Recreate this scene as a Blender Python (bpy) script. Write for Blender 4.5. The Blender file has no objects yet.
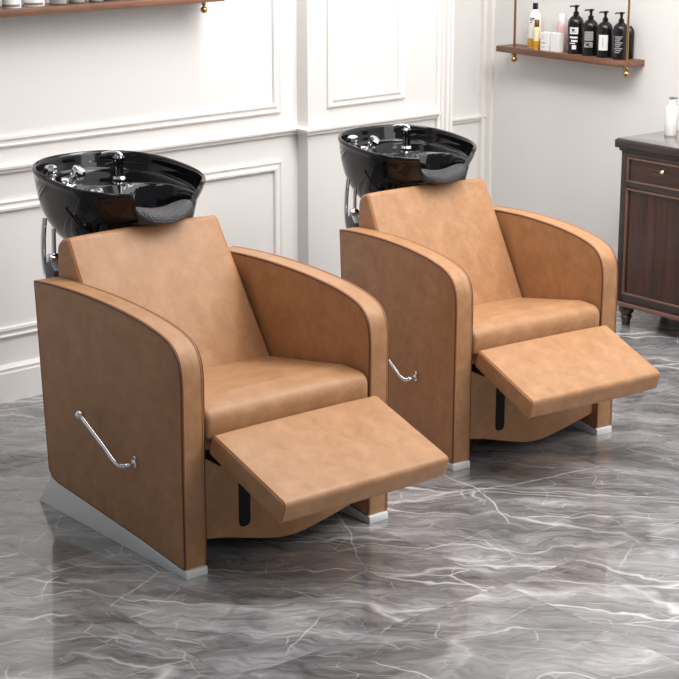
import bpy, bmesh, math, random
from mathutils import Vector, Matrix
random.seed(7)
sc = bpy.context.scene
COL = sc.collection

# ------------------------------------------------------------------ camera
cam_data = bpy.data.cameras.new('camera')
cam_data.sensor_width = 36.0
cam_data.lens = 1819.88 / 679 * 36.0
cam_data.clip_end = 60
cam = bpy.data.objects.new('camera', cam_data)
COL.objects.link(cam)
PITCH, YAW = 0.2734, -0.6851
view = Vector((-math.cos(PITCH) * math.cos(YAW), -math.cos(PITCH) * math.sin(YAW), -math.sin(PITCH)))
cam.location = (3.5441, -2.3993, 1.8285)
cam.rotation_euler = view.to_track_quat('-Z', 'Y').to_euler()
sc.camera = cam

# ------------------------------------------------------------------ light
world = bpy.data.worlds.new('room_daylight')
sc.world = world
world.use_nodes = True
bg = world.node_tree.nodes['Background']
bg.inputs[0].default_value = (0.93, 0.95, 1.0, 1)
bg.inputs[1].default_value = 0.25


def area(name, loc, target, sx, sy, power, color=(1, 1, 1)):
    l = bpy.data.lights.new(name, 'AREA')
    l.shape = 'RECTANGLE'
    l.size, l.size_y, l.energy, l.color = sx, sy, power, color
    o = bpy.data.objects.new(name, l)
    COL.objects.link(o)
    o.location = loc
    o.rotation_euler = (Vector(target) - Vector(loc)).to_track_quat('-Z', 'Y').to_euler()
    return o


area('ceiling_light', (1.0, 1.7, 3.0), (0.1, 0.9, 0), 2.7, 2.7, 113, (1.0, 0.985, 0.96))
area('window_light', (4.3, 2.2, 2.2), (0.0, 0.8, 0.5), 2.2, 2.0, 42, (1.0, 0.985, 0.96))
area('added_wall_fill', (-0.3, 1.5, 2.7), (-0.7, 3.0, 0.6), 2.2, 0.5, 46, (1.0, 0.99, 0.97))  # added lamp out of view, brightens the right wall but not the chair sides
area('added_wall_fill', (-0.5, -0.2, 2.8), (-1.6, 0.4, 0.8), 0.4, 1.6, 8, (1.0, 0.99, 0.97))  # second added lamp, only there to keep the back wall bright

sc.view_settings.view_transform = 'Standard'
sc.view_settings.look = 'None'
sc.view_settings.gamma = 1
sc.view_settings.use_curve_mapping = False
sc.view_settings.exposure = 0.0

# ------------------------------------------------------------------ materials
def srgb(r, g, b):
    f = lambda c: (c / 255 / 12.92) if c / 255 <= 0.04045 else ((c / 255 + 0.055) / 1.055) ** 2.4
    return (f(r), f(g), f(b), 1)


def mat(name, col, rough=0.5, metal=0.0, coat=0.0, spec=0.5, trans=0.0, ior=1.45):
    m = bpy.data.materials.new(name)
    m.use_nodes = True
    b = m.node_tree.nodes['Principled BSDF']
    b.inputs['Base Color'].default_value = col
    b.inputs['Roughness'].default_value = rough
    b.inputs['Metallic'].default_value = metal
    b.inputs['Coat Weight'].default_value = coat
    b.inputs['Coat Roughness'].default_value = 0.05
    b.inputs['Specular IOR Level'].default_value = spec
    b.inputs['Transmission Weight'].default_value = trans
    b.inputs['IOR'].default_value = ior
    return m


def N(m, kind, **kw):
    n = m.node_tree.nodes.new(kind)
    for k, v in kw.items():
        setattr(n, k, v)
    return n


def L(m, a, b):
    m.node_tree.links.new(a, b)


def ramp(m, fac, stops):
    r = N(m, 'ShaderNodeValToRGB')
    e = r.color_ramp.elements
    e[0].position, e[0].color = stops[0]
    e[1].position, e[1].color = stops[-1]
    for p, c in stops[1:-1]:
        x = e.new(p)
        x.color = c
    L(m, fac, r.inputs[0])
    return r


def noise(m, vec, scale, detail=4, rough=0.5, dist=0.0):
    n = N(m, 'ShaderNodeTexNoise')
    n.inputs['Scale'].default_value = scale
    n.inputs['Detail'].default_value = detail
    n.inputs['Roughness'].default_value = rough
    n.inputs['Distortion'].default_value = dist
    if vec is not None:
        L(m, vec, n.inputs['Vector'])
    return n


def bump(m, h, strength, dist=0.002):
    b = N(m, 'ShaderNodeBump')
    b.inputs['Strength'].default_value = strength
    b.inputs['Distance'].default_value = dist
    L(m, h, b.inputs['Height'])
    L(m, b.outputs[0], m.node_tree.nodes['Principled BSDF'].inputs['Normal'])
    return b


def leather():
    m = mat('caramel_leather', srgb(190, 138, 96), 0.42)
    p = m.node_tree.nodes['Principled BSDF']
    tc = N(m, 'ShaderNodeTexCoord')
    a = noise(m, tc.outputs['Object'], 17, 6, 0.66, 0.5)
    r = ramp(m, a.outputs[0], [(0.30, srgb(161, 117, 80)), (0.5, srgb(172, 127, 89)), (0.72, srgb(183, 139, 101))])
    b = noise(m, tc.outputs['Object'], 40, 3, 0.6, 0.4)
    r2 = ramp(m, b.outputs[0], [(0.3, (0.93, 0.93, 0.93, 1)), (0.7, (1.04, 1.04, 1.04, 1))])
    mx = N(m, 'ShaderNodeMix', data_type='RGBA', blend_type='MULTIPLY')
    mx.inputs[0].default_value = 1
    L(m, r.outputs[0], mx.inputs[6])
    L(m, r2.outputs[0], mx.inputs[7])
    L(m, mx.outputs[2], p.inputs['Base Color'])
    rr = ramp(m, b.outputs[0], [(0.3, (0.36,) * 3 + (1,)), (0.7, (0.5,) * 3 + (1,))])
    L(m, rr.outputs[0], p.inputs['Roughness'])
    v = N(m, 'ShaderNodeTexVoronoi')
    v.inputs['Scale'].default_value = 420
    L(m, tc.outputs['Object'], v.inputs['Vector'])
    bump(m, v.outputs['Distance'], 0.12, 0.0008)
    return m


def wood(name, dark, light, scale=(2, 30, 30), rough=0.4, coat=0.0):
    m = mat(name, light, rough, coat=coat)
    p = m.node_tree.nodes['Principled BSDF']
    tc = N(m, 'ShaderNodeTexCoord')
    mp = N(m, 'ShaderNodeMapping')
    mp.inputs['Scale'].default_value = scale
    L(m, tc.outputs['Object'], mp.inputs[0])
    a = noise(m, mp.outputs[0], 1.6, 6, 0.65, 0.8)
    r = ramp(m, a.outputs[0], [(0.3, dark), (0.72, light)])
    L(m, r.outputs[0], p.inputs['Base Color'])
    bump(m, a.outputs[0], 0.08, 0.001)
    return m


def marble():
    m = mat('grey_marble', srgb(140, 137, 138), 0.1, spec=0.5, coat=0.7)
    p = m.node_tree.nodes['Principled BSDF']
    p.inputs['Coat Roughness'].default_value = 0.02
    tc = N(m, 'ShaderNodeTexCoord')
    sep = N(m, 'ShaderNodeSeparateXYZ')
    L(m, tc.outputs['Object'], sep.inputs[0])

    def M(op, a, b=None):
        n = N(m, 'ShaderNodeMath', operation=op)
        for i, v in enumerate((a, b)):
            if v is None:
                continue
            if isinstance(v, (int, float)):
                n.inputs[i].default_value = v
            else:
                L(m, v, n.inputs[i])
        return n.outputs[0]
    T = 0.84
    tx = M('DIVIDE', M('SUBTRACT', sep.outputs[0], 0.527), T)
    ty = M('DIVIDE', M('SUBTRACT', sep.outputs[1], 0.603), T)
    ix, iy = M('FLOOR', tx), M('FLOOR', ty)
    fx, fy = M('SUBTRACT', tx, ix), M('SUBTRACT', ty, iy)
    edge = M('MINIMUM', M('MINIMUM', fx, M('SUBTRACT', 1.0, fx)), M('MINIMUM', fy, M('SUBTRACT', 1.0, fy)))
    seam = M('LESS_THAN', edge, 0.0013)
    # every tile is cut from another place of the slab
    cmb = N(m, 'ShaderNodeCombineXYZ')
    L(m, M('MULTIPLY', ix, 3.71), cmb.inputs[0])
    L(m, M('MULTIPLY', iy, 5.13), cmb.inputs[1])
    L(m, M('ADD', M('MULTIPLY', ix, 1.9), M('MULTIPLY', iy, 2.7)), cmb.inputs[2])
    add = N(m, 'ShaderNodeVectorMath', operation='ADD')
    L(m, tc.outputs['Object'], add.inputs[0])
    L(m, cmb.outputs[0], add.inputs[1])
    rot = N(m, 'ShaderNodeMapping')
    rot.inputs['Rotation'].default_value = (0, 0, -0.80)
    L(m, add.outputs[0], rot.inputs[0])
    base = rot.outputs[0]
    # warp
    wn = noise(m, base, 2.2, 4, 0.6)
    sub = N(m, 'ShaderNodeVectorMath', operation='SUBTRACT')
    L(m, wn.outputs['Color'], sub.inputs[0])
    sub.inputs[1].default_value = (0.5, 0.5, 0.5)
    scl = N(m, 'ShaderNodeVectorMath', operation='SCALE')
    L(m, sub.outputs[0], scl.inputs[0])
    scl.inputs['Scale'].default_value = 0.30
    warped = N(m, 'ShaderNodeVectorMath', operation='ADD')
    L(m, base, warped.inputs[0])
    L(m, scl.outputs[0], warped.inputs[1])
    st = N(m, 'ShaderNodeMapping')
    st.inputs['Scale'].default_value = (0.9, 3.2, 1)
    L(m, warped.outputs[0], st.inputs[0])
    cl = noise(m, st.outputs[0], 1.9, 9, 0.66, 0.5)
    c1 = ramp(m, cl.outputs[0], [(0.30, srgb(78, 77, 79)), (0.41, srgb(106, 105, 107)), (0.52, srgb(133, 132, 134)), (0.62, srgb(162, 161, 163)), (0.76, srgb(216, 215, 217))])
    # fine dark streaks
    st2 = N(m, 'ShaderNodeMapping')
    st2.inputs['Scale'].default_value = (3.2, 15, 1)
    L(m, warped.outputs[0], st2.inputs[0])
    fs = noise(m, st2.outputs[0], 2.4, 8, 0.7, 0.8)
    c2 = ramp(m, fs.outputs[0], [(0.3, (0.55, 0.54, 0.55, 1)), (0.5, (1, 1, 1, 1)), (0.70, (1.3, 1.3, 1.3, 1))])
    mx = N(m, 'ShaderNodeMix', data_type='RGBA', blend_type='MULTIPLY')
    mx.inputs[0].default_value = 0.9
    L(m, c1.outputs[0], mx.inputs[6])
    L(m, c2.outputs[0], mx.inputs[7])
    col = mx.outputs[2]
    # white veins

    def veins(scale, sc3, width, strength, warpv):
        nonlocal col
        mp = N(m, 'ShaderNodeMapping')
        mp.inputs['Scale'].default_value = sc3
        mp.inputs['Location'].default_value = (scale * 1.3, scale * .7, 0)
        L(m, warpv, mp.inputs[0])
        v = N(m, 'ShaderNodeTexVoronoi', feature='DISTANCE_TO_EDGE')
        v.inputs['Scale'].default_value = scale
        L(m, mp.outputs[0], v.inputs['Vector'])
        r = ramp(m, v.outputs['Distance'], [(0.0, (1, 1, 1, 1)), (width * 0.35, (0.45,) * 3 + (1,)), (width, (0, 0, 0, 1))])
        k = noise(m, warpv, scale * 0.9, 3, 0.6)
        kr = ramp(m, k.outputs[0], [(0.48, (0, 0, 0, 1)), (0.62, (1, 1, 1, 1))])
        f = M('MULTIPLY', M('MULTIPLY', r.outputs[0], kr.outputs[0]), strength)
        x = N(m, 'ShaderNodeMix', data_type='RGBA')
        L(m, f, x.inputs[0])
        L(m, col, x.inputs[6])
        x.inputs[7].default_value = srgb(232, 230, 230)
        col = x.outputs[2]
    scl2 = N(m, 'ShaderNodeVectorMath', operation='SCALE')
    L(m, sub.outputs[0], scl2.inputs[0])
    scl2.inputs['Scale'].default_value = 0.12
    mild = N(m, 'ShaderNodeVectorMath', operation='ADD')
    L(m, base, mild.inputs[0])
    L(m, scl2.outputs[0], mild.inputs[1])
    # dark hairlines
    mp = N(m, 'ShaderNodeMapping')
    mp.inputs['Scale'].default_value = (0.6, 3.4, 1)
    L(m, warped.outputs[0], mp.inputs[0])
    v = N(m, 'ShaderNodeTexVoronoi', feature='DISTANCE_TO_EDGE')
    v.inputs['Scale'].default_value = 4.5
    L(m, mp.outputs[0], v.inputs['Vector'])
    dr = ramp(m, v.outputs['Distance'], [(0.0, (0.55, 0.54, 0.55, 1)), (0.05, (1, 1, 1, 1))])
    dk = N(m, 'ShaderNodeMix', data_type='RGBA', blend_type='MULTIPLY')
    dk.inputs[0].default_value = 0.6
    L(m, col, dk.inputs[6])
    L(m, dr.outputs[0], dk.inputs[7])
    col = dk.outputs[2]
    veins(1.6, (0.40, 2.8, 1), 0.024, 0.85, warped.outputs[0])
    veins(2.05, (1.0, 1.0, 1), 0.007, 0.85, mild.outputs[0])
    veins(3.1, (0.6, 1.8, 1), 0.010, 0.75, mild.outputs[0])
    veins(6.5, (0.8, 1.3, 1), 0.014, 0.5, mild.outputs[0])
    veins(11.0, (0.7, 1.7, 1), 0.016, 0.35, warped.outputs[0])
    x = N(m, 'ShaderNodeMix', data_type='RGBA')
    L(m, M('MULTIPLY', seam, 0.35), x.inputs[0])
    L(m, col, x.inputs[6])
    x.inputs[7].default_value = srgb(95, 92, 92)
    L(m, x.outputs[2], p.inputs['Base Color'])
    rr = ramp(m, fs.outputs[0], [(0.3, (0.12,) * 3 + (1,)), (0.8, (0.22,) * 3 + (1,))])
    L(m, rr.outputs[0], p.inputs['Roughness'])
    return m


def paint():
    m = mat('white_wall_paint', srgb(229, 226, 224), 0.55)
    n = noise(m, None, 120, 2)
    bump(m, n.outputs[0], 0.03, 0.0005)
    return m


LEATHER = leather()
PIPING = mat('dark_brown_piping', srgb(92, 56, 36), 0.5)
WELT = mat('leather_welt', srgb(178, 124, 84), 0.45)
STEEL = mat('satin_steel', srgb(228, 231, 231), 0.45, 0.15)
CHROME = mat('chrome', srgb(235, 235, 238), 0.07, 1.0)
BLACK = mat('glossy_black_ceramic', srgb(13, 13, 16), 0.05, spec=0.5)
BLACKM = mat('black_satin_metal', srgb(9, 9, 10), 0.6, spec=0.3)
GREYM = mat('grey_painted_metal', srgb(96, 98, 102), 0.4, 0.3)
WALL = paint()
TRIM = mat('white_trim_paint', srgb(233, 229, 226), 0.4)
FLOOR = marble()
WALNUT = wood('walnut_shelf', srgb(88, 57, 41), srgb(140, 100, 78), (30, 2, 30), 0.45)
WALNUTX = wood('walnut_board', srgb(88, 57, 41), srgb(140, 100, 78), (2, 30, 30), 0.45)
MAHOG = wood('dark_mahogany', srgb(34, 17, 13), srgb(78, 42, 31), (26, 26, 1.6), 0.3, 0.3)
MAHOGH = wood('dark_mahogany_rail', srgb(34, 18, 14), srgb(80, 44, 33), (1.6, 26, 26), 0.3, 0.3)
MAHFR = wood('mahogany_frame', srgb(36, 24, 22), srgb(58, 40, 36), (3, 20, 20), 0.3, 0.3)
MOULD = mat('mahogany_bead', srgb(112, 80, 68), 0.3, coat=0.4)
TOPM = mat('polished_cabinet_top', srgb(92, 80, 80), 0.14, coat=0.8)
BRASS = mat('brass', srgb(186, 152, 100), 0.25, 1.0)
BRASSD = mat('antique_brass_rod', srgb(150, 112, 78), 0.35, 0.9)
WHITEP = mat('white_plastic', srgb(238, 238, 236), 0.35)
GREYP = mat('grey_plastic', srgb(128, 126, 126), 0.4)
DARKP = mat('black_bottle_plastic', srgb(20, 19, 21), 0.22)
LABEL = mat('label_paper', srgb(226, 226, 224), 0.6)
LABELG = mat('grey_label_paper', srgb(150, 150, 150), 0.6)
INK = mat('label_ink', srgb(44, 42, 42), 0.6)
AMBER = mat('amber_liquid', srgb(196, 140, 34), 0.12, coat=0.5)
CREAM = mat('cream_bottle', srgb(232, 214, 168), 0.2)
PINK = mat('pink_bottle', srgb(214, 176, 174), 0.2)
CLEARP = mat('milky_bottle', srgb(236, 234, 230), 0.15)
SILVERJ = mat('silver_grey_bottle', srgb(118, 114, 115), 0.3, 0.3)
REDBOX = mat('dark_red_carton', srgb(74, 28, 26), 0.4)


def gel():
    m = mat('grey_gel_rubber', srgb(46, 46, 49), 0.34)
    tc = N(m, 'ShaderNodeTexCoord')
    v = N(m, 'ShaderNodeTexVoronoi')
    v.inputs['Scale'].default_value = 190
    L(m, tc.outputs['Object'], v.inputs['Vector'])
    bump(m, v.outputs['Distance'], 0.8, 0.002)
    return m


GEL = gel()

# ------------------------------------------------------------------ helpers
def mesh(name, verts, faces, m, parent=None, smooth=True, ang=40, bevel=0, seg=3, mats=None, fm=None):
    me = bpy.data.meshes.new(name)
    me.from_pydata([tuple(v) for v in verts], [], faces)
    bm = bmesh.new()
    bm.from_mesh(me)
    bmesh.ops.recalc_face_normals(bm, faces=bm.faces)
    if bevel:
        es = [e for e in bm.edges if len(e.link_faces) == 2 and e.calc_face_angle(0) > 0.5]
        bmesh.ops.bevel(bm, geom=es, offset=bevel, segments=seg, affect='EDGES', profile=0.5)
    bm.to_mesh(me)
    bm.free()
    me.materials.append(m)
    if mats:
        for x in mats:
            me.materials.append(x)
    if fm:
        for i, k in fm.items():
            me.polygons[i].material_index = k
    if smooth:
        me.polygons.foreach_set('use_smooth', [True] * len(me.polygons))
        me.set_sharp_from_angle(angle=math.radians(ang))
    o = bpy.data.objects.new(name, me)
    COL.objects.link(o)
    if parent:
        o.parent = parent
    return o


class G:
    """gathers shapes into one mesh"""
    def __init__(s):
        s.v, s.f = [], []

    def add(s, v, f):
        k = len(s.v)
        s.v += [Vector(p) for p in v]
        s.f += [tuple(i + k for i in q) for q in f]
        return s

    def box(s, x0, x1, y0, y1, z0, z1):
        v = [(x, y, z) for x in (x0, x1) for y in (y0, y1) for z in (z0, z1)]
        return s.add(v, [(0, 1, 3, 2), (4, 6, 7, 5), (0, 4, 5, 1), (2, 3, 7, 6), (0, 2, 6, 4), (1, 5, 7, 3)])

    def prism(s, prof, a, b, axis='y'):
        n = len(prof)
        mk = {'y': lambda p, t: (p[0], t, p[1]), 'x': lambda p, t: (t, p[0], p[1]), 'z': lambda p, t: (p[0], p[1], t)}[axis]
        v = [mk(p, a) for p in prof] + [mk(p, b) for p in prof]
        f = [tuple(range(n)), tuple(range(2 * n - 1, n - 1, -1))]
        f += [(i, (i + 1) % n, n + (i + 1) % n, n + i) for i in range(n)]
        return s.add(v, f)

    def lathe(s, prof, at=(0, 0, 0), axis=(0, 0, 1), n=24):
        q = Vector((0, 0, 1)).rotation_difference(Vector(axis).normalized())
        v, f = [], []
        for r, z in prof:
            for i in range(n):
                a = 2 * math.pi * i / n
                v.append(Vector(at) + q @ Vector((r * math.cos(a), r * math.sin(a), z)))
        for j in range(len(prof) - 1):
            for i in range(n):
                k = (i + 1) % n
                f.append((j * n + i, j * n + k, (j + 1) * n + k, (j + 1) * n + i))
        f.append(tuple(range(n)))
        f.append(tuple((len(prof) - 1) * n + i for i in range(n)))
        return s.add(v, f)

    def tube(s, pts, r, n=10, closed=False):
        P = [Vector(p) for p in pts]
        m = len(P)
        v, f = [], []
        nrm = None
        for i in range(m):
            if closed:
                t = (P[(i + 1) % m] - P[i - 1]).normalized()
            else:
                t = (P[min(i + 1, m - 1)] - P[max(i - 1, 0)]).normalized()
            if nrm is None:
                nrm = t.orthogonal().normalized()
            nrm = (nrm - t * nrm.dot(t)).normalized()
            b = t.cross(nrm)
            for k in range(n):
                a = 2 * math.pi * k / n
                v.append(P[i] + (nrm * math.cos(a) + b * math.sin(a)) * r)
        for i in range(m if closed else m - 1):
            j = (i + 1) % m
            for k in range(n):
                l = (k + 1) % n
                f.append((i * n + k, i * n + l, j * n + l, j * n + k))
        if not closed:
            f.append(tuple(range(n)))
            f.append(tuple((m - 1) * n + k for k in range(n)))
        return s.add(v, f)

    def out(s, name, m, parent=None, **kw):
        return mesh(name, s.v, s.f, m, parent, **kw)


def smooth_path(pts, k=6, closed=False):
    """Catmull-Rom through the points"""
    P = [Vector(p) for p in pts]
    n = len(P)
    out = []
    for i in range(n if closed else n - 1):
        if closed:
            a, b, c, d = P[i - 1], P[i], P[(i + 1) % n], P[(i + 2) % n]
        else:
            a, b, c, d = P[max(i - 1, 0)], P[i], P[i + 1], P[min(i + 2, n - 1)]
        for j in range(k):
            t = j / k
            out.append(0.5 * ((2 * b) + (c - a) * t + (2 * a - 5 * b + 4 * c - d) * t * t + (3 * b - a - 3 * c + d) * t ** 3))
    if not closed:
        out.append(P[-1])
    return out


def round_poly(pts, radii, seg=5):
    """round the corners of a 2D polygon, one radius a corner"""
    n = len(pts)
    out = []
    for i in range(n):
        p, a, b = Vector(pts[i]), Vector(pts[i - 1]), Vector(pts[(i + 1) % n])
        r = radii[i] if isinstance(radii, (list, tuple)) else radii
        u, w = (a - p), (b - p)
        lu, lw = u.length, w.length
        u.normalize()
        w.normalize()
        ang = math.acos(max(-1, min(1, u.dot(w))))
        if r <= 0 or ang > 3.05:
            out.append(tuple(p))
            continue
        d = min(r / math.tan(ang / 2), lu * .48, lw * .48)
        s0, s1 = p + u * d, p + w * d
        for j in range(seg + 1):
            t = j / seg
            out.append(tuple((1 - t) ** 2 * s0 + 2 * t * (1 - t) * p + t * t * s1))
    return out


def offset_poly(P, d):
    n = len(P)
    area2 = sum(P[i][0] * P[(i + 1) % n][1] - P[(i + 1) % n][0] * P[i][1] for i in range(n))
    sg = 1 if area2 > 0 else -1
    out = []
    for i in range(n):
        a, p, b = Vector(P[i - 1]), Vector(P[i]), Vector(P[(i + 1) % n])
        t = ((p - a).normalized() + (b - p).normalized()).normalized()
        nn = Vector((-t.y, t.x)) * sg
        out.append((p.x + nn.x * d, p.y + nn.y * d))
    return out


def cushion(name, prof, y0, y1, r, m, parent, crown=0.0, seg=4, taper=None, ns=10):
    """profile in x-z swept along y with rounded rims; crown bulges the middle outwards"""
    g = G()
    rings = []
    for j in range(seg + 1):
        a = math.pi / 2 * j / seg
        rings.append((y0 + r * (1 - math.sin(a)), r * (1 - math.cos(a))))
    left = list(reversed([(y, d) for y, d in rings]))      # innermost first
    left = [(y0 + r * (1 - math.cos(math.pi / 2 * j / seg)), r * (1 - math.sin(math.pi / 2 * j / seg))) for j in range(seg + 1)]
    mid = [(y0 + r + (y1 - y0 - 2 * r) * j / ns, 0) for j in range(1, ns)]
    right = [(y0 + y1 - y, d) for y, d in reversed(left)]
    allr = left + mid + right
    n = len(prof)
    V = []
    for y, d in allr:
        t = 2 * (y - y0) / (y1 - y0) - 1
        c = crown * (1 - abs(t) ** 3)
        pp = offset_poly(prof, d - c)
        for p in pp:
            yy = y
            if taper:
                yy = taper(p[0], y, p[1])
            V.append((p[0], yy, p[1]))
    F = [tuple(range(n)), tuple((len(allr) - 1) * n + i for i in range(n))]
    for j in range(len(allr) - 1):
        for i in range(n):
            k = (i + 1) % n
            F.append((j * n + i, j * n + k, (j + 1) * n + k, (j + 1) * n + i))
    g.add(V, F)
    return g.out(name, m, parent, ang=50)


def tag(o, label=None, cat=None, group=None, kind=None):
    if label:
        o['label'] = label
    if cat:
        o['category'] = cat
    if group:
        o['group'] = group
    if kind:
        o['kind'] = kind
    return o


def empty(name, loc, rz=0):
    o = bpy.data.objects.new(name, None)
    o.empty_display_size = 0.1
    COL.objects.link(o)
    o.location = loc
    o.rotation_euler = (0, 0, rz)
    return o


def copy_tree(o, parent=None):
    c = o.copy()
    COL.objects.link(c)
    c.parent = parent
    for ch in list(o.children):
        copy_tree(ch, c)
    return c


# ------------------------------------------------------------------ room
G().box(-3.2, 6.0, -5.0, 4.2, -0.1, 0).out('floor', FLOOR, smooth=False)
tag(bpy.data.objects['floor'], kind='structure')

WY, WX = -0.0268, -1.6157
wall_frame = Matrix.Translation((WX, 0, 0)) @ Matrix.Rotation(-WY, 4, 'Z')     # local y runs along the wall, +x into the room


def wall_obj(g, name, m, bevel=0, ang=40):
    for v in g.v:
        v.xyz = wall_frame @ v
    return tag(g.out(name, m, bevel=bevel, seg=2, ang=ang), kind='structure')


PX = 0.06      # pilaster proud of the wall
Y_P0, Y_P1 = 1.655, 2.352
wall_obj(G().box(-0.15, 0, -3.2, Y_P0 + 0.02, 0, 3.0), 'wall_back', WALL)
wall_obj(G().box(-0.15, PX, Y_P0, Y_P1, 0, 3.0), 'wall_pilaster', WALL, bevel=0.003)
tag(G().box(-2.2, -2.07, 2.2, 3.15, 0, 3.0).out('wall_alcove', WALL, smooth=False), kind='structure')
wall_obj(G().box(-0.6, -0.15, Y_P1 - 0.1, Y_P1, 0, 3.0), 'wall_return', WALL)
tag(G().box(-2.2, 5.0, 3.0, 3.15, 0, 3.0).out('wall_right', WALL, smooth=False), kind='structure')


def moulding_run(prof, y0, y1, off, z):
    """prof: (out, up) outline, runs along y on the back wall"""
    return G().prism([(off + a, z + b) for a, b in prof], y0, y1)


RAIL = [(0, 0), (0.010, 0), (0.014, 0.004), (0.013, 0.009), (0.020, 0.013), (0.026, 0.017), (0.027, 0.024), (0.020, 0.027), (0, 0.030)]
BASE = [(0, 0), (0.020, 0), (0.020, 0.098), (0.014, 0.100), (0.014, 0.106), (0.017, 0.112), (0.012, 0.119), (0.007, 0.122), (0, 0.124)]


def wrap_moulding(name, prof, z, segs):
    """follows a plan path of (x, y) corners on the wall frame with mitres"""
    g = G()
    n = len(prof)
    V = []
    for i, (x, y) in enumerate(segs):
        p = Vector((x, y))
        d0 = (p - Vector(segs[i - 1])).normalized() if i else None
        d1 = (Vector(segs[i + 1]) - p).normalized() if i < len(segs) - 1 else None
        n0 = Vector((d0.y, -d0.x)) if d0 else None
        n1 = Vector((d1.y, -d1.x)) if d1 else None
        if n0 is None:
            mvec = n1
        elif n1 is None:
            mvec = n0
        else:
            b = (n0 + n1).normalized()
            mvec = b / max(0.3, b.dot(n0))
        for a, h in prof:
            q = p + mvec * a
            V.append((q.x, q.y, z + h))
    F = [tuple(range(n)), tuple((len(segs) - 1) * n + i for i in range(n))]
    for j in range(len(segs) - 1):
        for i in range(n):
            k = (i + 1) % n
            F.append((j * n + i, j * n + k, (j + 1) * n + k, (j + 1) * n + i))
    g.add(V, F)
    return wall_obj(g, name, TRIM, ang=25)


path = [(0, -3.2), (0, Y_P0), (PX, Y_P0), (PX, 2.295)]
wrap_moulding('trim_1', RAIL, 0.760, path)
wrap_moulding('baseboard_back', BASE, 0, path)

FR = [(0.0, 0.0), (0.0, 0.009), (0.006, 0.012), (0.011, 0.006), (0.018, 0.006), (0.026, 0.014), (0.034, 0.012), (0.036, 0.0)]   # (inwards from outer edge, out of wall)


def panel_frame(name, y0, y1, z0, z1, off):
    g = G()
    n = len(FR)
    V = []
    for (cy, cz, sy, sz) in ((y0, z0, 1, 1), (y1, z0, -1, 1), (y1, z1, -1, -1), (y0, z1, 1, -1)):
        for a, h in FR:
            V.append((off + h - 0.001 * (h == 0), cy + sy * a, cz + sz * a))
    F = []
    for j in range(4):
        k = (j + 1) % 4
        for i in range(n):
            l = (i + 1) % n
            F.append((j * n + i, j * n + l, k * n + l, k * n + i))
    g.add(V, F)
    return wall_obj(g, name, TRIM, ang=25)


panel_frame('trim_2', -1.2, 1.575, 0.845, 2.5, 0)
panel_frame('trim_3', -1.2, 1.575, 0.215, 0.672, 0)
panel_frame('trim_4', 1.745, 2.125, 0.852, 2.5, PX)
# fluted casing at the free edge of the pilaster
g = G()
cas = [(0, 0), (.014, 0), (.018, .008), (.010, .014), (.010, .024), (.022, .028), (.022, .040), (.012, .044),
       (.012, .054), (.026, .058), (.026, .072), (.018, .076), (.018, .084), (.030, .088), (.030, .100), (0, .100)]
cas = [(PX + p, 2.29 + q * 0.66) for p, q in cas]
g.prism(cas, 0, 3.0, 'z')
wall_obj(g, 'trim_5', TRIM, ang=25)
# alcove chair rail and corner casing
g = G().prism([(-2.07 + a * 0.8, 0.630 + b * 0.9) for a, b in RAIL], 2.3, 3.0)
tag(g.out('trim_6', TRIM, ang=25), kind='structure')
g = G()
g.prism([(-2.07, 2.955), (-2.050, 2.955), (-2.048, 2.965), (-2.056, 2.970), (-2.056, 2.980), (-2.030, 2.984), (-2.030, 3.0), (-2.07, 3.0)], 0, 3.0, 'z')
tag(g.out('trim_7', TRIM, ang=25), kind='structure')
g = G().prism([(3.0 - a, b) for a, b in BASE], -2.07, 5.0, 'x')
tag(g.out('baseboard_right', TRIM, ang=25), kind='structure')

# ------------------------------------------------------------------ shampoo chair
W_, T_ = 0.676, 0.067


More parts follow.
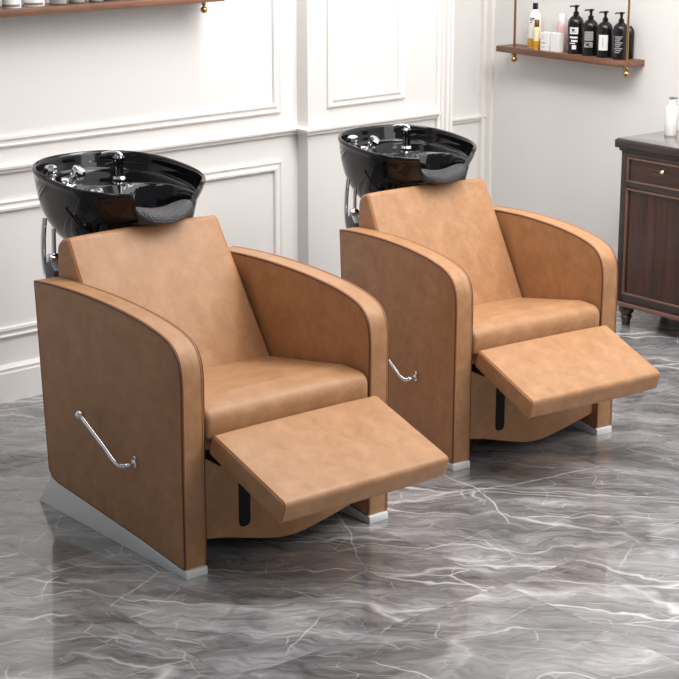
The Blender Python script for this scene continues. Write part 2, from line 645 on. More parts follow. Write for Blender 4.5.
def make_chair():
    root = empty('shampoo_chair', (0, 0, 0))
    # ---- armrests
    top = [(-0.708, 0.646), (-0.60, 0.653), (-0.471, 0.656), (-0.368, 0.654), (-0.274, 0.649), (-0.185, 0.640), (-0.130, 0.631),
           (-0.090, 0.622), (-0.055, 0.609), (-0.030, 0.590), (-0.014, 0.562), (-0.008, 0.525), (-0.007, 0.48)]
    top = [(p.x, p.y) for p in smooth_path([Vector(p) for p in top], 4)]
    low = [(-0.010, 0.25), (-0.010, 0.035), (-0.013, 0.0235), (-0.022, 0.022), (-0.20, 0.044), (-0.45, 0.068), (-0.625, 0.084), (-0.655, 0.092), (-0.672, 0.112), (-0.690, 0.36), (-0.705, 0.60)]
    prof = top + low
    for y0 in (0.0, W_ - T_ - 0.003):
        y1 = y0 + T_ + 0.003
        a = cushion('armrest', prof, y0, y1, 0.006, LEATHER, root, crown=0.0, seg=4, ns=4)
        g = G()
        for yy, s in ((y0, 1), (y1, -1)):
            pp = offset_poly(prof, 0.0006)
            g.tube([(x, yy + s * 0.0022, z) for x, z in [(q[0], q[1]) for q in offset_poly(prof, 0.0022)]], 0.0026, 8, True)
        g.out('piping', PIPING, a)
        g = G()
        for yy, s in ((y0, 1), (y1, -1)):
            g.tube([(x, yy + s * 0.0068, z) for x, z in offset_poly(prof, 0.0002)], 0.0022, 8, True)
        g.out('welt', WELT, a)
        # metal foot of the arm
        yb = y0 + 0.0005
        fp = [(-0.735, 0.0), (-0.732, 0.006), (-0.664, 0.092), (-0.640, 0.0915), (-0.45, 0.070), (-0.20, 0.046), (-0.02, 0.022), (-0.004, 0.021), (-0.003, 0.0)]
        G().prism(fp, yb, yb + 0.066).out('metal_foot', STEEL, root, bevel=0.0015, seg=2)
    # ---- seat
    sp = round_poly([(-0.64, 0.300), (-0.004, 0.355), (-0.002, 0.432), (-0.10, 0.436), (-0.43, 0.386), (-0.64, 0.365)], [0.01, 0.012, 0.055, 0.12, 0.05, 0.02], 7)
    cushion('seat', sp, T_ + 0.006, W_ - T_ - 0.006, 0.014, LEATHER, root, crown=0.004, seg=5)
    # ---- backrest
    bp = round_poly([(-0.415, 0.345), (-0.652, 0.764), (-0.706, 0.744), (-0.712, 0.34)], [0.012, 0.018, 0.040, 0.01], 7)

    def tap(x, y, z):
        k = max(0.0, min(1.0, (z - 0.60) / 0.16))
        return y - (0.030 * k * k if y > W_ / 2 else -0.004 * k * k) * min(1, abs(y - W_ / 2) / 0.25)
    b = cushion('backrest', bp, T_ + 0.005, W_ - T_ - 0.005, 0.012, LEATHER, root, crown=0.004, seg=5, taper=tap)
    for yy, s in ((T_ + 0.005, 1), (W_ - T_ - 0.005, -1)):
        g = G()
        g.tube([(x, tap(x, yy + s * 0.009, z), z) for x, z in offset_poly(bp, 0.0012)], 0.0022, 8, True)
        g.out('welt', WELT, b)
    # ---- leather sheet closing the back, box under the seat
    cushion('back_panel', [(-0.690, 0.10), (-0.668, 0.10), (-0.680, 0.60), (-0.705, 0.60)], T_ + 0.004, W_ - T_ - 0.004, 0.003, LEATHER, root, ns=2)
    G().box(-0.60, -0.09, 0.11, W_ - 0.11, 0.16, 0.315).out('underframe', BLACKM, root, bevel=0.004, seg=2)
    # ---- front panel with the slot
    yl, yr = T_ + 0.004, W_ - T_ - 0.004
    bot = [(yl, 0.083), (0.14, 0.071), (0.204, 0.054), (0.27, 0.037), (0.318, 0.027), (0.36, 0.024), (0.40, 0.027), (0.454, 0.037), (0.523, 0.052), (yr, 0.072)]
    bot = [(p.x, p.y) for p in smooth_path([Vector(p) for p in bot], 4)]
    pan = G().prism(bot + [(yr, 0.372), (yl, 0.372)], -0.060, -0.030, 'x').out('front_panel', LEATHER, root, bevel=0.004, seg=3)
    sl = round_poly([(0.186, 0.088), (0.222, 0.088), (0.222, 0.31), (0.186, 0.31)], 0.0178, 8)
    G().prism(sl, -0.0305, -0.0285, 'x').out('slot', BLACKM, pan)
    # ---- footrest
    d = Vector((0.285, -0.094)).normalized()
    nrm = Vector((-d.y, d.x))            # points up
    A = Vector((0.016, 0.377))
    Bq = A + d * 0.312
    th = 0.062
    fp = round_poly([tuple(A), tuple(Bq), tuple(Bq - nrm * th), tuple(A - nrm * (th - 0.006))], [0.010, 0.016, 0.014, 0.008], 7)
    ft = cushion('footrest', fp, T_ + 0.006, W_ - T_ + 0.001, 0.008, LEATHER, root, crown=0.0025, seg=5)
    g = G()
    g.tube([(x, T_ + 0.006 + 0.006, z) for x, z in offset_poly(fp, 0.0002)], 0.0020, 8, True)
    g.out('welt', WELT, ft)
    for ya, yb2 in ((0.083, 0.095), (W_ - 0.095, W_ - 0.083)):
        g = G()
        g.box(-0.035, 0.022, ya, yb2, 0.300, 0.322)
        g.tube([(-0.05, (ya + yb2) / 2, 0.305), (0.03, (ya + yb2) / 2, 0.300)], 0.006, 8)
        g.out('footrest_hinge', BLACKM, root)
    # ---- recline lever
    pts = smooth_path([(-0.228, 0.004, 0.250), (-0.232, -0.020, 0.249), (-0.246, -0.033, 0.247), (-0.272, -0.036, 0.256), (-0.32, -0.036, 0.283), (-0.425, -0.036, 0.336)], 8)
    lv = G().tube(pts, 0.0062, 14).out('recline_lever', CHROME, root)
    kn = [(0.0135 * math.sin(t * math.pi / 10), -0.0135 * math.cos(t * math.pi / 10)) for t in range(11)]
    kn[0] = (0.0008, kn[0][1])
    kn[-1] = (0.0008, kn[-1][1])
    G().lathe(kn, (-0.430, -0.036, 0.339), n=20).out('knob', CHROME, lv)
    g = G().lathe([(0.012, 0), (0.012, 0.004), (0.008, 0.006)], (-0.228, 0.001, 0.250), (0, -1, 0), 18)
    g.lathe([(0.006, 0), (0.006, 0.005), (0.003, 0.008)], (-0.222, 0.001, 0.268), (0, -1, 0), 12)
    g.out('mount', CHROME, lv)
    make_basin(root)
    return root


def make_basin(root):
    a, b, ne = 0.253, 0.222, 2.45
    cx, cy, cz = -0.872, 0.387, 0.865

    def R(t):
        c, s = abs(math.cos(t)), abs(math.sin(t))
        bb = b
        r = ((c / a) ** ne + (s / bb) ** ne) ** (-1 / ne)
        return r

    def rim(x):
        return -0.08 * x

    def sm(e0, e1, x):
        t = max(0, min(1, (x - e0) / (e1 - e0)))
        return t * t * (3 - 2 * t)

    def lerp(tab, x):
        for (x0, y0), (x1, y1) in zip(tab, tab[1:]):
            if x <= x1:
                return y0 + (y1 - y0) * (x - x0) / (x1 - x0)
        return tab[-1][1]
    rear = [(0, .262), (.2, .258), (.4, .245), (.55, .222), (.68, .192), (.78, .168), (.86, .138), (.92, .106), (.96, .070), (.985, .032), (1, .0)]
    frnt = [(0, .262), (.2, .255), (.4, .230), (.55, .188), (.68, .140), (.78, .100), (.86, .068), (.92, .044), (.96, .027), (.985, .013), (1, .0)]
    # angles, denser at the front for the neck notch
    th = []
    n = 200
    for i in range(n):
        u = i / n * 2 * math.pi
        th.append(u - 0.45 * math.sin(u))
    rows = []                       # (function x,y,theta -> z) per ring
    V = []

    def notch(x, y, z):
        if x > 0:
            q = y + 0.010
            s = 1 - (sm(0.086, 0.095, -q) if q < 0 else sm(0.080, 0.150, q))
            lim = rim(x) - 0.045 * s
            if s > 0 and z > lim:
                z = lim
        return z
    rings = []
    for rho in (0.06, .2, .32, .44, .55, .62, .68, .73, .78, .82, .86, .89, .92, .94, .96, .975, .985, .993, 1.0):
        rings.append(('o', rho))
    rings += [('l', 1.010, 0.002), ('l', 1.014, 0.007), ('l', 1.008, 0.012), ('l', 0.992, 0.015), ('l', 0.974, 0.014), ('l', 0.962, 0.009), ('l', 0.954, 0.001), ('l', 0.951, -0.010)]
    for rho in (.948, .94, .93, .92, .90, .88, .86, .84, .82, .80, .78, .76, .74, .72, .70, .68, .66, .64, .62, .60, .58, .56, .53, .50, .46, .42, .36, .28, .2, .1, .03):
        rings.append(('i', rho))

    def inner(x, y):
        # deck along the rear, bowl recess ahead of it
        dx, dy = (x - 0.095), y
        rr = (abs(dx / 0.135) ** 2.6 + abs(dy / 0.175) ** 2.6) ** (1 / 2.6)
        k = 1 - sm(0.80, 1.02, rr)
        return -0.040 * 1 - 0.118 * k
    for rg in rings:
        for t in th:
            r = R(t) * rg[1]
            x, y = r * math.cos(t), r * math.sin(t)
            if rg[0] == 'o':
                w = 0.5 + 0.5 * math.cos(t - 0.75)
                z = rim(x) - (lerp(rear, rg[1]) * (1 - w) + lerp(frnt, rg[1]) * w)
                if x > 0.05:                       # the underside is cut back over the chair's backrest
                    lo = -0.094 - 0.2 * (1 - sm(0.06, 0.15, x))
                    z = max(z, lo)
            elif rg[0] == 'l':
                z = rim(x) + rg[2]
            else:
                e = sm(0.955, 0.915, rg[1]) if False else max(0, min(1, (0.952 - rg[1]) / 0.04))
                e = e * e * (3 - 2 * e)
                z = rim(x) + (-0.012) * (1 - e) + inner(x, y) * e
            V.append((x, y, notch(x, y, z)))
    F = []
    m = len(th)
    for j in range(len(rings) - 1):
        for i in range(m):
            k = (i + 1) % m
            F.append((j * m + i, j * m + k, (j + 1) * m + k, (j + 1) * m + i))
    F.append(tuple(range(m)))
    F.append(tuple((len(rings) - 1) * m + i for i in range(m)))
    bas = mesh('basin', V, F, BLACK, root, ang=60)
    bas.location = (cx, cy, cz)
    bas['label'] = 'glossy black shampoo basin with a neck notch'
    # neck rest: saddle pad lying in the notch
    pth = [(0.165, -0.110), (0.182, -0.085), (0.207, -0.067), (0.237, -0.063), (0.257, -0.068), (0.267, -0.077), (0.271, -0.089)]
    pth = [(p.x, p.y) for p in smooth_path([Vector(p) for p in pth], 4)]
    nv = 20
    V, F = [], []
    wdt = 0.092
    for side in (0, 1):
        for i, (x, z) in enumerate(pth):
            q0, q1 = Vector(pth[max(i - 1, 0)]), Vector(pth[min(i + 1, len(pth) - 1)])
            t = (q1 - q0).normalized()
            nn = Vector((-t.y, t.x))
            if nn.y < 0:
                nn = -nn
            for j in range(nv + 1):
                v = 2 * j / nv - 1
                thick = 0.009 * (1 - abs(v) ** 6) + 0.001
                pull = 0.020 * v * v - 0.002
                if side == 0:
                    V.append((x + nn.x * thick - 0.020 * v * v * (x > 0.235) * (x - 0.235) / 0.05, v * wdt - 0.010, z + nn.y * thick + pull))
                else:
                    V.append((x - nn.x * 0.002 - 0.020 * v * v * (x > 0.235) * (x - 0.235) / 0.05, v * wdt - 0.010, z - 0.002 * nn.y + pull * 0.6 - 0.004))
    m1 = nv + 1
    np_ = len(pth)
    for s in (0, 1):
        o0 = s * np_ * m1
        for i in range(np_ - 1):
            for j in range(nv):
                F.append((o0 + i * m1 + j, o0 + i * m1 + j + 1, o0 + (i + 1) * m1 + j + 1, o0 + (i + 1) * m1 + j))
    o1 = np_ * m1
    for i in range(np_ - 1):
        F.append((i * m1, (i + 1) * m1, o1 + (i + 1) * m1, o1 + i * m1))
        F.append((i * m1 + nv, (i + 1) * m1 + nv, o1 + (i + 1) * m1 + nv, o1 + i * m1 + nv))
    for j in range(nv):
        F.append((j, j + 1, o1 + j + 1, o1 + j))
        e = (np_ - 1) * m1
        F.append((e + j, e + j + 1, o1 + e + j + 1, o1 + e + j))
    nr = mesh('neck_rest', V, F, GEL, bas, ang=60)
    nr['label'] = 'dark grey textured gel neck rest'
    # taps
    def tap(x, y, tilt, big):
        z = rim(x) - 0.040
        g = G()
        u = 1.22
        g.lathe([(p * u, q * 0.9) for p, q in [(0.024, 0), (0.025, 0.003), (0.021, 0.008), (0.012, 0.013), (0.0095, 0.020), (0.0095, 0.026), (0.013, 0.030), (0.0135, 0.034), (0.009, 0.038)]], (x, y, z), tilt, 20)
        k = Vector(tilt).normalized()
        c = Vector((x, y, z)) + k * 0.034
        big *= u
        kn = [(0.006, 0), (0.015 * big, 0.004), (0.0185 * big, 0.010), (0.0185 * big, 0.018), (0.014 * big, 0.024), (0.006, 0.026)]
        g.lathe(kn, c, tilt, 7)
        return g.out('tap_knob', CHROME, bas, ang=28)
    tap(-0.132, -0.146, (-0.05, 0.0, 1), 0.86)
    tap(-0.120, -0.092, (0.45, 0.35, 0.80), 1.0)
    # pull-out spray faucet
    x, y = -0.100, 0.064
    z = rim(x) - 0.040
    g = G()
    g.lathe([(0.021, 0), (0.022, 0.004), (0.019, 0.010), (0.014, 0.012)], (x, y, z), n=24)
    fc = g.out('faucet', CHROME, bas)
    g = G()
    g.lathe([(0.0150, 0.010), (0.0140, 0.03), (0.0150, 0.050), (0.0175, 0.058), (0.0175, 0.066), (0.011, 0.072)], (x, y, z), n=24)
    g.out('spray_body', mat('dark_chrome', srgb(120, 122, 126), 0.1, 1.0), fc)
    g = G()
    g.tube(smooth_path([(x + 0.010, y + 0.004, z + 0.070), (x, y, z + 0.078), (x - 0.020, y - 0.016, z + 0.079), (x - 0.040, y - 0.030, z + 0.074)], 6), 0.0062, 10)
    g.out('lever', CHROME, fc)
    # drain
    G().lathe([(0.024, 0), (0.024, 0.002), (0.010, 0.003)], (0.05, 0, -0.163), n=20).out('drain', CHROME, bas)
    # stand: chrome loops under the bowl, grey bracket, post to the floor
    for yy in (0.125, W_ - 0.125):
        g = G()
        g.tube(smooth_path([(-0.868, yy + 0.010, 0.775), (-0.866, yy + 0.002, 0.720), (-0.865, yy, 0.655), (-0.855, yy, 0.618), (-0.83, yy, 0.600), (-0.79, yy, 0.600)], 6), 0.0075, 12)
        g.tube([(-0.830, yy + 0.015, 0.750), (-0.822, yy + 0.008, 0.655)], 0.0065, 12)
        g.out('support_tube', CHROME, root)
        G().lathe([(0.010, -0.020), (0.015, -0.018), (0.015, 0.006), (0.009, 0.014), (0.004, 0.016)], (-0.82, yy, 0.668), (0.3, -1, 0.1), 16).out('tilt_knob', CHROME, root)
        G().prism(round_poly([(-0.835, 0.60), (-0.795, 0.60), (-0.785, 0.640), (-0.812, 0.668), (-0.835, 0.655)], 0.006, 4), yy - 0.014, yy + 0.014).out('bracket', GREYM, root, bevel=0.002, seg=2)
    g = G()
    g.box(-0.835, -0.795, 0.11, W_ - 0.11, 0.575, 0.602)
    g.box(-0.88, -0.80, W_ / 2 - 0.05, W_ / 2 + 0.05, 0.02, 0.64)
    g.box(-0.98, -0.70, W_ / 2 - 0.14, W_ / 2 + 0.14, 0.0, 0.02)
    g.box(-0.81, -0.68, W_ / 2 - 0.03, W_ / 2 + 0.03, 0.30, 0.36)
    g.out('basin_stand', GREYM, root, bevel=0.004, seg=2)


chair = make_chair()
tag(chair, 'caramel leather shampoo chair with black basin, nearest the camera at left front', 'shampoo chair', 'shampoo chairs in a row')
chair2 = copy_tree(chair)
chair2.location = (-0.1694, 1.0725, 0)
chair2.rotation_euler = (0, 0, -0.0743)
chair2.scale = (0.8352, 0.9437, 0.970)
chair2['label'] = 'caramel leather shampoo chair with black basin, farther back between front chair and dark cabinet'

# ------------------------------------------------------------------ cabinet
def make_cabinet():
    x0, x1, yf, yb = -1.005, -0.105, 2.68, 2.985
    r = empty('wooden_cabinet', ((x0 + x1) / 2, yf + 0.15, 0))
    o = Vector(r.location)

    def P(g, name, m, parent=None, **kw):
        ob = g.out(name, m, r if parent is None else parent, **kw)
        if parent is None:
            for v in ob.data.vertices:
                v.co -= o
        else:
            for v in ob.data.vertices:
                v.co -= o
        return ob
    P(G().box(x0, x1, yf + 0.012, yb, 0.094, 0.668), 'body', MAHOG, bevel=0.003, seg=2)
    # top slab with moulded edge
    g = G()
    g.box(x0 - 0.014, x1 + 0.014, yf - 0.002, yb, 0.672, 0.684)
    g.box(x0 - 0.007, x1 + 0.007, yf + 0.004, yb, 0.664, 0.674)
    g.box(x0 - 0.026, x1 + 0.026, yf - 0.014, yb, 0.684, 0.714)
    P(g, 'top_moulding', MAHFR, bevel=0.004, seg=3)
    P(G().box(x0 - 0.020, x1 + 0.020, yf - 0.008, yb, 0.7135, 0.7185), 'top', TOPM, bevel=0.0015, seg=2)
    # face frame
    g = G()
    g.box(x0, x0 + 0.032, yf, yf + 0.02, 0.094, 0.668)
    g.box(x1 - 0.032, x1, yf, yf + 0.02, 0.094, 0.668)
    for z0, z1 in ((0.094, 0.128), (0.536, 0.560), (0.652, 0.668)):
        g.box(x0 + 0.03, x1 - 0.03, yf + 0.0005, yf + 0.019, z0, z1)
    xm = (x0 + x1) / 2
    g.box(xm - 0.014, xm + 0.014, yf + 0.001, yf + 0.018, 0.10, 0.66)
    P(g, 'face_frame', MAHFR, bevel=0.002, seg=2)
    # bottom bead
    P(G().box(x0 - 0.008, x1 + 0.008, yf - 0.008, yb, 0.080, 0.096), 'plinth', MOULD, bevel=0.003, seg=3)

    def beads(g, a, b, c, d, w=0.007, t=0.006):
        g.box(a, b, yf - t, yf + 0.006, d - w, d)
        g.box(a, b, yf - t, yf + 0.006, c, c + w)
        g.box(a, a + w, yf - t, yf + 0.006, c + w, d - w)
        g.box(b - w, b, yf - t, yf + 0.006, c + w, d - w)
    for k, (a, b) in enumerate(((x0 + 0.033, xm - 0.014), (xm + 0.014, x1 - 0.033))):
        dr = P(G().box(a, b, yf + 0.002, yf + 0.018, 0.560, 0.653), 'drawer', MAHOGH, bevel=0.001, seg=1)
        g = G()
        beads(g, a, b, 0.560, 0.653)
        P(g, 'bead', MOULD, dr, bevel=0.002, seg=2)
        mx = (a + b) / 2
        kk = G().lathe([(0.004, 0), (0.004, 0.012), (0.008, 0.015), (0.0085, 0.020), (0.005, 0.025)], (mx if k else -0.792, yf + 0.003, 0.622), (0, -1, 0), 16)
        P(kk, 'knob', mat('polished_knob', srgb(240, 225, 205), 0.12, 1.0) if k == 0 else CHROME, dr)
        do = P(G().box(a, b, yf + 0.004, yf + 0.018, 0.128, 0.536), 'door', MAHOG, bevel=0.001, seg=1)
        g = G()
        beads(g, a, b, 0.128, 0.536)
        P(g, 'bead', MOULD, do, bevel=0.002, seg=2)
        if k == 0:
            # small gold-brown strokes on the drawer front
            g = G()
            for i in range(9):
                xx = -0.868 + i * 0.0075
                g.box(xx, xx + 0.004, yf + 0.0010, yf + 0.003, 0.618 + (i % 2) * 0.001, 0.6235)
                if 1 < i < 8:
                    g.box(xx, xx + 0.004, yf + 0.0010, yf + 0.003, 0.604, 0.6085)
            P(g, 'gold_mark', mat('dull_gold', srgb(108, 74, 42), 0.5), dr, smooth=False)
    # turned feet
    for fx, fy in ((x0 + 0.030, yf + 0.03), (x1 - 0.030, yf + 0.03), (x0 + 0.030, yb - 0.05), (x1 - 0.030, yb - 0.05)):
        g = G().lathe([(0.014, 0), (0.016, 0.004), (0.017, 0.020), (0.022, 0.030), (0.023, 0.036), (0.019, 0.042), (0.030, 0.056), (0.031, 0.070), (0.026, 0.081)], (fx, fy, 0), n=24)
        P(g, 'foot', mat('foot_brown', srgb(70, 46, 34), 0.3, coat=0.4), bevel=0)
    return r


tag(make_cabinet(), 'dark mahogany cabinet with drawer, panelled door and turned feet against the right wall', 'cabinet')

# ------------------------------------------------------------------ bottles
def bottle(name, loc, body, r, h, m, label, cat, group=None, scale=1.0):
    root = empty(name, loc)
    root.scale = (scale,) * 3
    g = G().lathe([(rr * r, zz * h) for rr, zz in body], n=28)
    g.out('body', m, root)
    return tag(root, label, cat, group)


PB = [(0.9, 0), (1.0, 0.02), (1.0, 0.78), (0.95, 0.85), (0.78, 0.92), (0.5, 0.975), (0.34, 1.0)]


def pump(root, r, h, m, s=1.0):
    """collar, stem and a T-shaped pump head"""
    g = G().lathe([(0.36 * r, h), (0.36 * r, h + 0.010 * s), (0.20 * r, h + 0.012 * s), (0.16 * r, h + 0.022 * s)])
    g.out('pump_collar', m, root)
    hd = G()
    hd.lathe([(0.18 * r, h + 0.020 * s), (0.24 * r, h + 0.026 * s), (0.24 * r, h + 0.031 * s), (0.15 * r, h + 0.033 * s)])
    hd.tube([(-0.0, 0, h + 0.029 * s), (-0.014 * s, -0.010 * s, h + 0.029 * s), (-0.017 * s, -0.012 * s, h + 0.026 * s)], 0.0026 * s, 8)
    hd.tube([(0.0, 0, h + 0.030 * s), (0.008 * s, 0.006 * s, h + 0.030 * s)], 0.0026 * s, 8)
    hd.out('pump_head', m, root)


def wrap_label(root, r, z0, z1, a0, a1, m, name='label', out=0.0005, n=12):
    V, F = [], []
    for k, rr in enumerate((r + out, r - 0.001)):
        for i in range(n + 1):
            a = a0 + (a1 - a0) * i / n
            for z in (z0, z1):
                V.append((rr * math.cos(a), rr * math.sin(a), z))
    q = 2 * (n + 1)
    for i in range(n):
        F.append((2 * i, 2 * i + 2, 2 * i + 3, 2 * i + 1))
        F.append((q + 2 * i, q + 2 * i + 1, q + 2 * i + 3, q + 2 * i + 2))
        F.append((2 * i, q + 2 * i, q + 2 * i + 2, 2 * i + 2))
        F.append((2 * i + 1, 2 * i + 3, q + 2 * i + 3, q + 2 * i + 1))
    F.append((0, 1, q + 1, q))
    F.append((2 * n, q + 2 * n, q + 2 * n + 1, 2 * n + 1))
    return mesh(name, V, F, m, root, ang=30)


def text_bars(root, r, rows, m, name='label_text', out=0.0009):
    """small printed lines on a label; rows of (z0, z1, a0, a1)"""
    g_v, g_f = [], []
    for z0, z1, a0, a1 in rows:
        n = 5
        k = len(g_v)
        for i in range(n + 1):
            a = a0 + (a1 - a0) * i / n
            for z in (z0, z1):
                g_v.append(((r + out) * math.cos(a), (r + out) * math.sin(a), z))
        for i in range(n):
            g_f.append((k + 2 * i, k + 2 * i + 2, k + 2 * i + 3, k + 2 * i + 1))
    return mesh(name, g_v, g_f, m, root, ang=30)


# ------------------------------------------------------------------ right shelf
SZ = 0.968
r = empty('wall_shelf', (-1.555, 3.0, SZ - 0.024))
def loc(g, o):
    for v in g.v:
        v.xyz = v - o
    return g
o = Vector(r.location)
loc(G().box(-1.905, -1.193, 2.888, 3.0, SZ - 0.024, SZ), o).out('board', WALNUTX, r, bevel=0.0015, seg=2)
for x in (-1.812, -1.198):
    rod = loc(G().tube([(x, 2.902, SZ - 0.03), (x, 2.902, 1.62)], 0.0048, 12), o).out('rod', BRASSD if x < -1.5 else BRASS, r)
    g = G().lathe([(0.004, 0.010), (0.0075, 0.008), (0.0085, 0.002), (0.006, 0), (0.006, -0.006), (0.011, -0.010), (0.0135, -0.018), (0.011, -0.027), (0.004, -0.031)],
                  (x, 2.902, SZ - 0.030), n=18)
    g.tube([(x - 0.014, 2.902, SZ - 0.031), (x + 0.014, 2.902, SZ - 0.031)], 0.0035, 8)
    loc(g, o).out('finial', BRASS, r)
tag(r, 'walnut wall shelf on brass rods carrying black pump bottles, on right wall', 'shelf')

# bottles; the label side faces the camera (+x, -y)
FA = math.atan2(-0.63, 0.775)
b = bottle('shampoo_bottle', (-1.750, 2.955, SZ), [(0.95, 0), (1, 0.03), (1, 0.70), (0.93, 0.80), (0.70, 0.90), (0.42, 0.96), (0.36, 1.0)], 0.0235, 0.132, CLEARP,
           'clear bottle with white label, amber liquid and black cap, leftmost on right shelf', 'bottle', scale=1.2)
wrap_label(b, 0.0235, 0.003, 0.033, FA - 1.5, FA + 1.5, AMBER, 'liquid', 0.0004)
text_bars(b, 0.0235, [(0.094, 0.097, FA - .9, FA - .3), (0.100, 0.103, FA - .8, FA - .1), (0.086, 0.088, FA - .9, FA - .45)], INK)
G().lathe([(0.009, 0.130), (0.009, 0.150), (0.0085, 0.151)]).out('cap', DARKP, b)
b = bottle('serum_bottle', (-1.704, 2.920, SZ), [(0.95, 0), (1, 0.03), (1, 0.92), (0.7, 1.0)], 0.0105, 0.080, CREAM,
           'slim amber bottle with dark gold cap in front of the clear bottle on right shelf', 'bottle', scale=1.15)
wrap_label(b, 0.0105, 0.002, 0.030, -3.1, 3.1, AMBER, 'liquid', 0.0004, 24)
G().lathe([(0.0085, 0.079), (0.0085, 0.102), (0.007, 0.104)]).out('cap', mat('dark_gold_cap', srgb(112, 84, 30), 0.3, 0.6), b)
for i, (x, h, lab) in enumerate(((-1.648, 0.068, 'white carton with faint grey print beside the slim amber bottle on right shelf'),
                                 (-1.594, 0.070, 'white blank carton standing in front of the pink bottle on right shelf'))):
    b = empty('carton', (x, 2.922, SZ), -0.04)
    G().box(-0.0245, 0.0245, -0.012, 0.016, 0, h * 1.08).out('box', WHITEP, b, bevel=0.001, seg=1)
    if i == 0:
        g = G()
        for (z, a0, a1, t) in ((0.058, -0.018, -0.006, .0015), (0.050, -0.018, -0.002, .0012), (0.046, -0.018, -0.008, .0012), (0.030, -0.018, 0.006, .003), (0.016, -0.018, 0.004, .001), (0.012, -0.018, -0.002, .001)):
            g.box(a0, a1, -0.0126, -0.0118, z, z + t)
        g.out('label_text', GREYP, b, smooth=False)
    tag(b, lab, 'carton')
b = bottle('lotion_bottle', (-1.615, 2.972, SZ), [(0.95, 0), (1, 0.03), (1, 0.80), (0.8, 0.94), (0.6, 1.0)], 0.0185, 0.104, PINK,
           'pale pink bottle with white cap standing behind the white cartons', 'bottle', scale=1.1)
G().lathe([(0.012, 0.104), (0.012, 0.130), (0.011, 0.132)]).out('cap', WHITEP, b)
specs = [(-1.510, 2.942, 0.126, 'tallest black pump bottle with white label on right shelf, nearest the cartons', 0),
         (-1.430, 2.942, 0.118, 'black pump bottle with a grey two-part label, second from the white cartons', 1),
         (-1.353, 2.942, 0.116, 'black pump bottle with plain white rectangular label on right shelf', 2),
         (-1.270, 2.942, 0.118, 'black pump bottle with grey lettering beside the right brass rod', 3)]
for x, y, h, lab, k in specs:
    R0 = 0.0255 if k else 0.0265
    b = bottle('pump_bottle', (x, y, SZ), PB, R0, h, DARKP, lab, 'bottle', 'black pump bottles on the right shelf', scale=1.2)
    pump(b, R0, h, DARKP, 1.0)
    c = FA - 0.35
    if k == 0:
        wrap_label(b, R0, 0.066, 0.088, c - .55, c + .55, LABEL)
        text_bars(b, R0, [(0.076, 0.083, c - .25, c + .1), (0.072, 0.074, c - .3, c + .3)], INK)
        text_bars(b, R0, [(0.052, 0.058, c - .5, c + .5), (0.040, 0.047, c - .3, c + .5), (0.034, 0.037, c - .5, c + .2), (0.016, 0.030, c - .2, c + .35)], LABEL, 'printed_text', 0.0004)
    elif k == 1:
        wrap_label(b, R0, 0.050, 0.080, c - .6, c + .6, LABELG)
        text_bars(b, R0, [(0.072, 0.074, c - .4, c + .4), (0.062, 0.064, c - .4, c + .3), (0.056, 0.058, c - .4, c + .4)], GREYP)
        wrap_label(b, R0, 0.028, 0.046, c - .6, c + .55, LABELG, 'lower_label')
        text_bars(b, R0, [(0.034, 0.041, c - .3, c + .1), (0.030, 0.032, c, c + .4)], INK, 'label_text')
    elif k == 2:
        wrap_label(b, R0, 0.024, 0.074, c - .62, c + .62, LABEL)
        text_bars(b, R0, [(0.034, 0.066, c - .06, c + .02)], LABELG)
    else:
        rows = []
        for q in range(9):
            rows.append((0.022 + q * 0.0062, 0.0255 + q * 0.0062, c - .6 + 0.1 * (q % 2), c + .1 + 0.35 * ((q * 7) % 3) / 2))
        text_bars(b, R0, rows, LABELG, 'printed_text')
b = bottle('dark_bottle', (-1.262, 2.982, SZ), PB, 0.016, 0.105, DARKP, 'plain dark bottle half hidden behind the last pump bottle and brass rod', 'bottle', scale=1.2)

# ------------------------------------------------------------------ white bottle on the cabinet
b = bottle('pump_bottle', (-0.945, 2.880, 0.7185), [(0.95, 0), (1, 0.02), (1, 0.93), (0.93, 0.98), (0.6, 1.0)], 0.0215, 0.098, WHITEP,
           'plain white pump bottle standing on the dark cabinet', 'bottle', scale=1.12)
G().lathe([(0.012, 0.098), (0.012, 0.116), (0.006, 0.117), (0.005, 0.122)]).out('pump_collar', WHITEP, b)
g = G().lathe([(0.006, 0.120), (0.010, 0.122), (0.010, 0.126), (0.006, 0.128)])
g.tube([(0, 0, 0.125), (0.018, 0.005, 0.125)], 0.003, 8)
g.out('pump_head', GREYP, b)
b = bottle('amber_bottle', (-0.885, 2.915, 0.7185), [(0.95, 0), (1, 0.02), (1, 0.80), (0.7, 0.94), (0.5, 1.0)], 0.022, 0.062, AMBER,
           'short amber glass bottle behind the white pump bottle on the cabinet', 'bottle')
G().lathe([(0.014, 0.062), (0.014, 0.078), (0.012, 0.080)]).out('cap', BRASS, b)

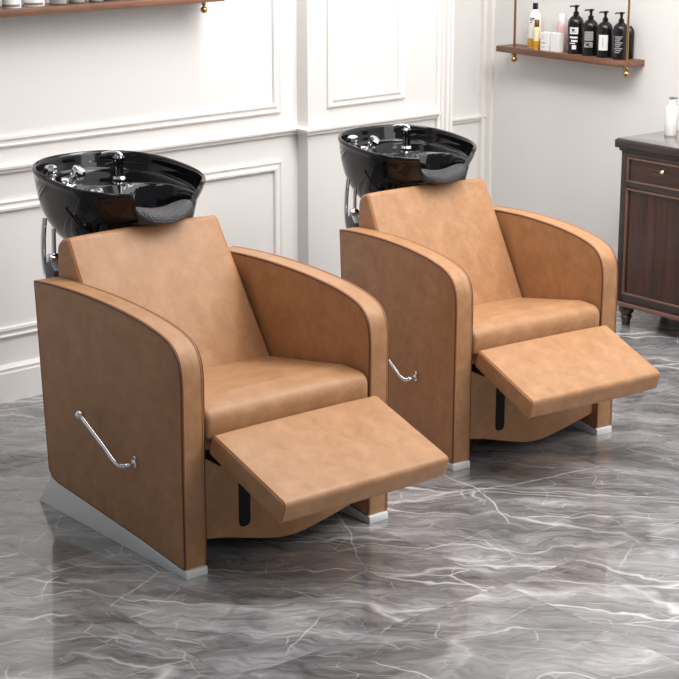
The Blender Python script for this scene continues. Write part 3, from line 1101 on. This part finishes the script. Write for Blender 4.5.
# ------------------------------------------------------------------ left shelf (on the back wall)
zt, zb = 1.291, 1.270
def wp(x, y, z):
    return wall_frame @ Vector((x, y, z))
r = empty('wall_shelf', wp(0, 0.3, zb))
r.rotation_euler = (0, 0, -WY)
G().box(0, 0.130, -0.95, 0.935, 0, zt - zb).out('board', WALNUT, r, bevel=0.0015, seg=2)
for yy in (0.865, -0.80):
    G().tube([(0.105, yy, -0.014), (0.105, yy, 0.65)], 0.0048, 12).out('rod', BRASS, r)
    g = G().lathe([(0.004, 0.0), (0.008, -0.002), (0.008, -0.010), (0.005, -0.012), (0.005, -0.016), (0.010, -0.020), (0.012, -0.027), (0.010, -0.034), (0.004, -0.038)], (0.105, yy, 0.0), n=18)
    g.out('finial', BRASS, r)
tag(r, 'walnut wall shelf with brass fittings high on the panelled left wall', 'shelf')
items = [(0.385, 0.020, 'd', 'dark bottle at the left edge of the photo on the left wall shelf'),
         (0.450, 0.030, 'w', 'white jar with grey base band, first white jar on left wall shelf'),
         (0.537, 0.033, 'w', 'wider white jar beside the grey bottles on left wall shelf'),
         (0.622, 0.029, 'g', 'silver grey bottle beside the wider white jar on left wall shelf'),
         (0.697, 0.027, 'g', 'silver grey bottle, second of the grey ones from the white jar'),
         (0.765, 0.024, 'g', 'silver grey bottle, third of the grey ones from the white jar'),
         (0.830, 0.026, 'g', 'silver grey bottle, fourth of the grey ones from the white jar'),
         (0.902, 0.028, 'g', 'silver grey bottle next to the small white jar on left wall shelf'),
         (0.972, 0.027, 'w', 'small white jar beside the dark red carton on left wall shelf')]
for i, (yy, rr, k, lab) in enumerate(items):
    p = wp(0.055 + 0.008 * (i % 2), yy, zt)
    m = {'d': DARKP, 'w': WHITEP, 'g': SILVERJ}[k]
    hh = 0.09 if k != 'w' else 0.07
    nm = 'jar' if k == 'w' else 'bottle'
    b = bottle(nm, p, [(0.95, 0), (1, 0.02), (1, 0.86), (0.9, 0.95), (0.7, 1.0)], rr, hh, m, lab, nm, 'jars and bottles on the left wall shelf')
    G().lathe([(rr * 0.7, hh), (rr * 0.7, hh + 0.02), (rr * 0.66, hh + 0.022)]).out('cap', DARKP if k != 'w' else WHITEP, b)
    if k != 'd':
        wrap_label(b, rr, 0.004, 0.012 if k == 'w' else 0.02, FA - 1.2, FA + 1.2, GREYP if k == 'w' else LABELG, 'band')
b = empty('carton', wp(0.06, 1.055, zt), -WY)
G().box(-0.03, 0.03, -0.045, 0.045, 0, 0.08).out('box', REDBOX, b, bevel=0.001, seg=1)
G().box(-0.0305, 0.0305, -0.0455, 0.0455, 0.060, 0.0795).out('lid', INK, b, bevel=0.001, seg=1)
tag(b, 'dark red carton at the right end of the left wall shelf', 'carton')
